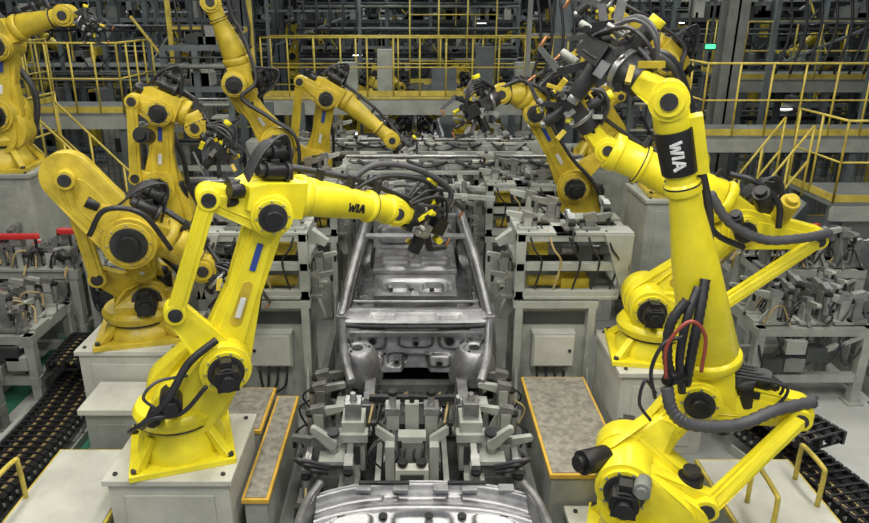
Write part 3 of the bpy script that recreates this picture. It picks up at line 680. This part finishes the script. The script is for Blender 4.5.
# ---------------------------------------------------------------- cable tracks
def chain(name,ctrl,w,zb=.16,ret=.30):
    """energy chain following ctrl points on the floor, with a standing return bend at the far end"""
    b=MB(); P=[V(p) for p in ctrl]; E=[P[0]*2-P[1]]+P+[P[-1]*2-P[-2]]; Q=[]
    for i in range(1,len(E)-2):
        n=max(2,int((E[i+1]-E[i]).length/.085))
        for k in range(n):
            t=k/n; a,bb,c,d=E[i-1],E[i],E[i+1],E[i+2]
            Q.append(0.5*((2*bb)+(c-a)*t+(2*a-5*bb+4*c-d)*t*t+(3*bb-a-3*c+d)*t*t*t))
    Q=[q+V((0,0,zb)) for q in Q]
    e=Q[-1]; dr=(Q[-1]-Q[-2]).normalized()
    for i in range(1,12):
        a=math.pi*i/11; Q.append(e+dr*.24*math.sin(a)+V((0,0,ret/2*(1-math.cos(a)))))
    e=Q[-1]
    for i in range(1,9): Q.append(e-dr*.085*i)
    for p,q in zip(Q,Q[1:]):
        d=(q-p).normalized(); s=d.cross(V((0,0,1))) if abs(d.z)<.99 else V((1,0,0))
        s.z=0
        if s.length<.1: s=V((1,0,0))
        s.normalize()
        if s.x<0: s=-s
        nr=s.cross(d); L=(q-p).length
        for o,m,h in((-w/2,BLK,.13),(w/2,BLK,.13),(-w/6,BLK,.08),(w/6,BLK,.08)):
            b.beam(p+s*o,p+s*o+d*L*.80,(.035,h),None,m,up=nr)
        for h in(.055,-.055): b.beam(p+d*L*.4-s*w/2+nr*h,p+d*L*.4+s*w/2+nr*h,(.022,.016),None,BLK,up=nr)
        for o in(-w/2,w/2): b.cyl(p+s*(o-.022),p+s*(o+.022),.02,None,MGR,8)
    for j in range(10):
        o=-w/2+.04+j*(w-.08)/9
        b.tube([p+V((o,0,0)) for p in Q[::3]],.018,CAB if j%3==1 else HOSE,6,2)
    for p,q in zip(P,P[1:]):
        d=(q-p).normalized(); s=d.cross(V((0,0,1)))
        for o in(-1,1): b.beam(p+s*o*(w/2+.07)+V((0,0,.05)),q+s*o*(w/2+.07)+V((0,0,.05)),(.02,.10),None,LGR)
    return b.obj(name,0)
chain('cable_drag_chain',[(-3.78,4.6,0),(-3.72,5.4,0),(-3.70,6.2,0),(-3.76,7.0,0),(-3.80,7.6,0)],.50,.22)
chain('cable_drag_chain',[(3.95,4.2,0),(3.82,4.9,0),(3.66,5.6,0),(3.48,6.1,0)],.44,.22)
b=MB()
for x,m,w in((-3.36,GRN,.12),(-4.15,LGR,.05),(-4.25,LGR,.05),(3.34,LGR,.05),(4.26,LGR,.05),(4.45,GRN,.25),(-4.6,GRN,.3)):
    b.bx(x-w/2,x+w/2,3,9 if x<0 else 5.4,.001,.012 if m is GRN else .05,m)
b.obj('floor_guide_rail',0)

# ---------------------------------------------------------------- railings / mezzanine / stairs
def rail(b,pts,h=1.1,m=RYL,step=1.0,toe=True,r=.017,mids=1):
    for p,q in zip(pts,pts[1:]):
        p=V(p);q=V(q);L=(q-p).length; n=max(1,round(L/step))
        for i in range(n+1):
            c=p.lerp(q,i/n); b.cyl(c,c+V((0,0,h)),r,None,m,8)
        for j in range(1,mids+2):
            z=h*j/(mids+1); b.cyl(p+V((0,0,z)),q+V((0,0,z)),r*(1 if j==mids+1 else .8),None,m,8)
        if toe: b.beam(p+V((0,0,.06)),q+V((0,0,.06)),(.012,.10),None,m)
b=MB()
x0,x1,y0,y1,zd=-2.9,3.2,14.0,15.0,2.62
b.bx(x0,x1,y0,y1,zd-.06,zd,MGR); b.beam((x0,y0,zd-.2),(x1,y0,zd-.2),(.10,.30),None,LGR); b.beam((x0,y1,zd-.2),(x1,y1,zd-.2),(.10,.30),None,LGR)
b.beam((x0,y0-.06,zd-.02),(x1,y0-.06,zd-.02),(.03,.05),None,RYL)
for x in(x0+.1,-2.2,2.4,x1-.1):
    for y in(y0,y1): b.bx(x-.09,x+.09,y-.09,y+.09,0,zd-.1,BGR)
rail(b,[(x0,y0,zd),(x1,y0,zd)],1.1,step=.5); rail(b,[(x1,y1,zd),(x0,y1,zd)],1.1,step=.9,toe=False)
for x,w,h in((-1.5,.4,.6),(-.7,.3,.85),(.4,.5,.5),(1.3,.35,.9),(2.1,.4,.6)):
    b.bx(x,x+w,14.6,14.9,zd,zd+h,random.choice([BGR,MGR,DGR,LGR]))
b.obj('bridge_platform',0)
b=MB()
rail(b,[(-.05,16.6,2.62),(1.9,16.6,2.62)],2.0,step=.65,mids=3); b.beam((-.05,16.6,2.5),(1.9,16.6,2.5),(.1,.2),None,MGR)
for x in(-.0,1.85): b.bx(x-.05,x+.05,16.55,16.65,0,2.5,BGR)
b.obj('safety_cage',0)
b=MB()
def deck(x0,x1,y0,y1,z,step=.55):
    b.bx(x0,x1,y0,y1,z-.06,z,MGR); b.beam((x0,y0,z-.15),(x1,y0,z-.15),(.08,.2),None,LGR)
    n=max(1,int((x1-x0)/1.8))
    for i in range(n+1):
        x=x0+.08+(x1-x0-.16)*i/n
        for y in(y0+.08,y1-.08): b.bx(x-.06,x+.06,y-.06,y+.06,0,z-.06,BGR)
    rail(b,[(x0,y1,z),(x0,y0,z),(x1,y0,z),(x1,y1,z)],1.1,step=step)
deck(-6.6,-4.7,11.6,13.2,2.62,.4); b.obj('mezzanine_platform',0)
b=MB(); deck(4.5,9.5,11.0,12.2,2.35,.5); b.obj('mezzanine_platform',0)
b=MB(); deck(6.6,12,14.5,16.5,2.9,.5); b.obj('mezzanine_platform',0)
b=MB(); deck(-6.6,-5.35,9.6,10.7,1.95); b.obj('stair_landing',0)
b=MB(); deck(5.7,9.0,9.2,10.4,1.75,.6); b.obj('mezzanine_platform',0)
b=MB(); deck(-13.5,-7.4,12.8,14.2,2.7); b.obj('mezzanine_platform',0)
def stairs(name,xa,za,xb,y,w=.8):
    b=MB(); n=int(za/.19)
    for i in range(n):
        t=(i+.5)/n; x=xa+(xb-xa)*t; z=za*(1-t)
        b.bx(x-.13,x+.13,y,y+w,z-.02,z+.01,LGR)
    for yy in(y,y+w):
        b.beam((xa,yy,za-.05),(xb,yy,.0),(.04,.22),None,LGR)
        for j in range(5):
            t=j/4; x=xa+(xb-xa)*t; b.cyl((x,yy,za*(1-t)),(x,yy,za*(1-t)+1.0),.018,None,RYL,8)
        for h in(1.0,.5): b.cyl((xa,yy,za+h),(xb,yy,h),.018,None,RYL,8)
    return b.obj(name,0)
stairs('steel_staircase',-5.3,1.95,-3.5,9.75)
stairs('steel_staircase',9.05,1.75,11.0,9.4)
stairs('steel_staircase',5.6,1.7,4.5,9.8)
def hoop(x,y,z,h,w,rz=0):
    b=MB(); c=V((math.cos(rz),math.sin(rz),0))*w; p=V((x,y,z))
    b.tube([p,p+V((0,0,h*.85)),p+V((0,0,h))+c*.12,p+V((0,0,h))+c*.88,p+c+V((0,0,h*.85)),p+c],.02,RYL,8,8)
    b.obj('safety_hoop_rail',0)
hoop(-3.2,4.2,.0,.80,.6,1.57); hoop(2.72,4.3,.40,.40,.45,1.5); hoop(3.3,4.7,.40,.35,.35,1.57)

def fence(name,pts,h=1.6,m=RYL):
    b=MB()
    for p,q in zip(pts,pts[1:]):
        p=V(p);q=V(q);L=(q-p).length;n=max(1,round(L/1.2))
        for i in range(n+1): c=p.lerp(q,i/n); b.bx(c.x-.025,c.x+.025,c.y-.025,c.y+.025,p.z,p.z+h,m)
        for z in(.15,h-.03): b.beam(p+V((0,0,z)),q+V((0,0,z)),(.025,.025),None,m)
        k=int(L/.12)
        for i in range(k): c=p.lerp(q,i/k); b.beam(c+V((0,0,.15)),c+V((0,0,h)),(.008,.008),None,DGR)
        for i in range(10): b.beam(p+V((0,0,.2+i*h*.08)),q+V((0,0,.2+i*h*.08)),(.006,.006),None,DGR)
    return b.obj(name,0)
fence('safety_fence',[(-9,10.9,0),(-6.7,10.9,0)],2.0); fence('safety_fence',[(-7.3,14.4,0),(-3.2,14.4,0)],2.0)
fence('safety_fence',[(3.8,14.2,0),(10.5,14.2,0)],2.0); fence('safety_fence',[(6.4,8.6,0),(9.4,8.6,0)],1.7)
fence('safety_fence',[(-14,19,0),(-3,19,0)],2.4); fence('safety_fence',[(3,19,0),(14,19,0)],2.4)
fence('safety_fence',[(-6.0,5.2,0),(-6.0,9.4,0)],1.6)

# ---------------------------------------------------------------- background structure
def column(x,y,w=.36,m=BGR):
    b=MB(); b.bx(x-w/2,x+w/2,y-w/2,y-w/2+.03,0,8.9,m); b.bx(x-w/2,x+w/2,y+w/2-.03,y+w/2,0,8.9,m); b.bx(x-.02,x+.02,y-w/2,y+w/2,0,8.9,m)
    b.bx(x-w*.8,x+w*.8,y-w*.8,y+w*.8,0,.05,m); b.bx(x-w/2-.01,x+w/2+.01,y-w/2-.01,y+w/2+.01,0.05,1.2,RYL); b.obj('steel_column',0)
for x,y in((5.65,13.0),(-3.75,16.5),(3.4,16.8),(-9.5,15.5),(12,17.2),(-4.2,23.2),(4.6,23.2),(-12,23.2),(11.5,24),(-4.2,31),(4.6,31),(-13,31),(13,31),(-8,27),(8.2,27)): column(x,y,.36,MGR if y<14 else BGR)
def rack(name,x0,x1,y,z0,z1,cols,seed):
    rd=random.Random(seed); b=MB()
    n=cols
    for i in range(n+1):
        x=x0+(x1-x0)*i/n; b.bx(x-.05,x+.05,y-.05,y+.05,0,z1,BGR); b.bx(x-.05,x+.05,y+.75,y+.85,0,z1,BGR)
    lv=5
    for j in range(lv):
        z=z0+(z1-z0)*j/(lv-1); mm=rd.choice([LGR,BGR,MGR,BGR,DGR])
        b.beam((x0,y,z),(x1,y,z),(.07,.09),None,mm); b.beam((x0,y+.8,z),(x1,y+.8,z),(.07,.09),None,BGR)
        for k in range(int((x1-x0)*3.0)):
            x=rd.uniform(x0,x1); s=rd.uniform(.06,.35); h=rd.uniform(.05,.40)
            b.bx(x,x+s,y+.1,y+.5,z+.05,z+.05+h,rd.choice([LGR,MGR,BGR,DGR,DGR,MGR,MST,OCH,BGR,DGR,BLK,WHT]))
        for k in range(3):
            zz=z-rd.uniform(.1,.35); b.cyl((x0,y-.08-.05*k,zz),(x1,y-.08-.05*k,zz),rd.choice([.015,.025,.04]),None,rd.choice([MST,LGR,HOSE,DGR,MGR]),8)
    for k in range(int((x1-x0)*2.5)):
        x=rd.uniform(x0,x1-.5); z=rd.uniform(z0,z1)
        b.tube([(x,y-.1,z),(x+.3,y-.15,z-rd.uniform(.1,.5)),(x+.7,y-.1,z)],rd.choice([.015,.025]),HOSE,6,4)
        x=rd.uniform(x0,x1); z=rd.uniform(z0-.8,z1); b.beam((x,y-.02,z),(x+rd.uniform(-.6,.6),y-.02,z+rd.uniform(.2,.8)),(.035,.035),None,rd.choice([BGR,MGR,LGR,RYL]))
        x=rd.uniform(x0,x1); z=rd.uniform(z0-.8,z1); b.beam((x,y-.04,z),(x,y-.04,z+rd.uniform(.2,1.0)),(.03,.03),None,rd.choice([BGR,MGR,LGR,DGR,RYL]))
    for k in range(int((x1-x0)*.25)):
        x=rd.uniform(x0,x1-.6); z=z0+(z1-z0)*rd.randint(1,lv-1)/(lv-1)-.08; b.cyl((x,y-.1,z),(x+.35,y-.1,z),.014,None,LAMP,8)
    return b.obj(name,0)
k=0
for (x0,x1,y,z0,z1,c) in((-4.3,-3.2,12.6,.8,3.6,2),(3.75,4.4,12.2,.8,3.0,2),(-9.3,-4.1,17.2,1.0,5.0,5),(3.8,11,17.6,1.0,5.0,6),(-3.4,3.2,22.3,2.4,5.4,5),(-14,-5,21.8,1.2,5.6,7),(5,15,22,1.2,5.6,7),(-16,16,28,1.5,6.2,16),(-17,17,34,1.5,6.5,14),(-9.0,-6.8,11.5,.8,3.6,2),(9.8,13.5,12.5,.8,4.2,3)):
    k+=1; rack('equipment_rack',x0,x1,y,z0,z1,c,k)
for (xa,xb,y,z,m) in((-4.5,-3.0,13.7,4.7,RYL),(-3.3,-1.2,16.9,5.0,BGR),(2.1,3.5,13.2,4.6,MGR),(3.7,5.2,15.5,4.8,BGR),(6.6,8.5,13.4,4.8,BGR)):
    b=MB()
    for x in(xa,xb): b.bx(x-.04,x+.04,y-.04,y+.04,0,z,m)
    b.beam((xa,y,z-.05),(xb,y,z-.05),(.08,.10),None,m); b.beam((xa,y,z-.8),(xb,y,z-.8),(.05,.05),None,m); b.beam((xa,y,z-1.6),(xb,y,z-.8),(.04,.04),None,m)
    for i in range(7): x=xa+(xb-xa)*(i+.5)/7; b.tube([(x,y,z-.1),(x+.1,y-.1,z-.9),(x-.05,y-.1,z-1.7)],.025,HOSE,6,4)
    b.obj('media_portal_frame',0)
for x,z in((-3.0,5.4),(2.7,5.5),(-6.6,6.3),(7.5,6.3)):
    b=MB()
    for o in(-.2,.2): b.beam((x+o,11,z),(x+o,34,z),(.03,.1),None,BGR)
    for i in range(60): b.beam((x-.2,11+i*.38,z-.03),(x+.2,11+i*.38,z-.03),(.03,.02),None,BGR)
    for o in(-.12,-.04,.05,.13): b.cyl((x+o,11,z+.02),(x+o,34,z+.02),.03,None,HOSE,6)
    for y in(12,18,24.5,30): b.bx(x-.02,x+.02,y-.02,y+.02,z,9,BGR)
    b.obj('cable_tray',0)
for x,y,z in((5.15,12.6,3.62),(4.75,12.6,3.62)):
    b=MB(); b.bx(x-.08,x+.08,y,y+.04,z-.035,z+.035,GEM); b.bx(x-.12,x+.12,y+.04,y+.07,z-.06,z+.06,DGR); b.bx(x-.02,x+.02,y+.04,y+.07,z+.06,9,DGR); b.obj('exit_sign',0)
for x,y in((-6.3,15.2),(-5.4,15.2),(6.2,16.7),(-2.7,13.0),(3.0,12.4),(-8.2,9.6),(8.4,7.6)):
    b=MB(); b.bx(x-.4,x+.4,y,y+.5,.1,1.9,LGR); b.bx(x-.37,x+.37,y-.02,y,.15,1.85,LGR); b.bx(x-.4,x+.4,y,y+.5,0,.1,DGR)
    b.bx(x-.15,x+.15,y-.03,y-.02,1.3,1.6,DGR); b.bx(x+.27,x+.31,y-.05,y-.02,.9,1.1,BLK); b.obj('control_cabinet',.01)

# ---------------------------------------------------------------- room shell
b=MB(); b.bx(-18,18,-6,40,-.1,0,FLR); b.obj('floor',0)
b=MB(); b.bx(3.52,9.5,4,8.4,.0,.006,FLW); b.bx(-6.5,-3.4,6.2,9,.0,.006,FLW); b.obj('floor_coating_aisle',0)
b=MB(); b.bx(-18,18,40,40.2,0,9.2,WAL)
for i in range(36): b.bx(-18+i,-17.9+i,39.93,40,0,9,WAL)
b.obj('wall_back',0)
b=MB(); b.bx(-18.2,-18,-6,40.2,0,9.2,WAL); b.obj('wall_left',0)
b=MB(); b.bx(18,18.2,-6,40.2,0,9.2,WAL); b.obj('wall_right',0)
b=MB(); b.bx(-18.2,18.2,-6,40.2,9.2,9.3,WAL)
for i in range(8): b.beam((-18,-3+i*6,9.0),(18,-3+i*6,9.0),(.2,.35),None,BGR)
b.obj('ceiling',0)

def lamp(x,y,z,w,l,e,col=(1,.97,.88)):
    b=MB(); b.bx(x-w/2,x+w/2,y-l/2,y+l/2,z+.03,z+.10,LGR)
    for o in(-.3,.3): b.cyl((x+o*w,y-l/2+.05,z+.02),(x+o*w,y+l/2-.05,z+.02),.02,None,LAMP,8)
    for yy in(y-l/2+.2,y+l/2-.2): b.bx(x-.01,x+.01,yy-.01,yy+.01,z+.1,9.1,DGR)
    b.obj('ceiling_lamp',0)
    ld=bpy.data.lights.new('ceiling_lamp_light','AREA'); ld.shape='RECTANGLE'; ld.size=w; ld.size_y=l; ld.energy=e; ld.color=col
    o=bpy.data.objects.new('ceiling_lamp_light',ld); o.location=(x,y,z-.02); scene.collection.objects.link(o)
for x in(-3.6,0.3,4.0):
    for y,e in((1.2,200),(5.2,155),(9.5,100)): lamp(x,y,7.2,.9,2.6,e)
for x in(-8.2,-1.6,4.2,9.4):
    for y,e in((15,105),(21,110),(31.5,120)): lamp(x,y,7.4,.9,2.6,e,(.95,1,.96))
w=bpy.data.worlds.new('hall_ambient'); scene.world=w; w.use_nodes=True
w.node_tree.nodes['Background'].inputs[0].default_value=(.9,.95,1,1); w.node_tree.nodes['Background'].inputs[1].default_value=.4

# ---------------------------------------------------------------- camera
cd=bpy.data.cameras.new('camera'); cd.sensor_width=36; cd.lens=36*700/869; cd.shift_x=22.5/869; cd.clip_end=200
c=bpy.data.objects.new('camera',cd); c.location=(0,0,4.2); c.rotation_euler=(math.radians(90-19.7),0,0)
scene.collection.objects.link(c); scene.camera=c
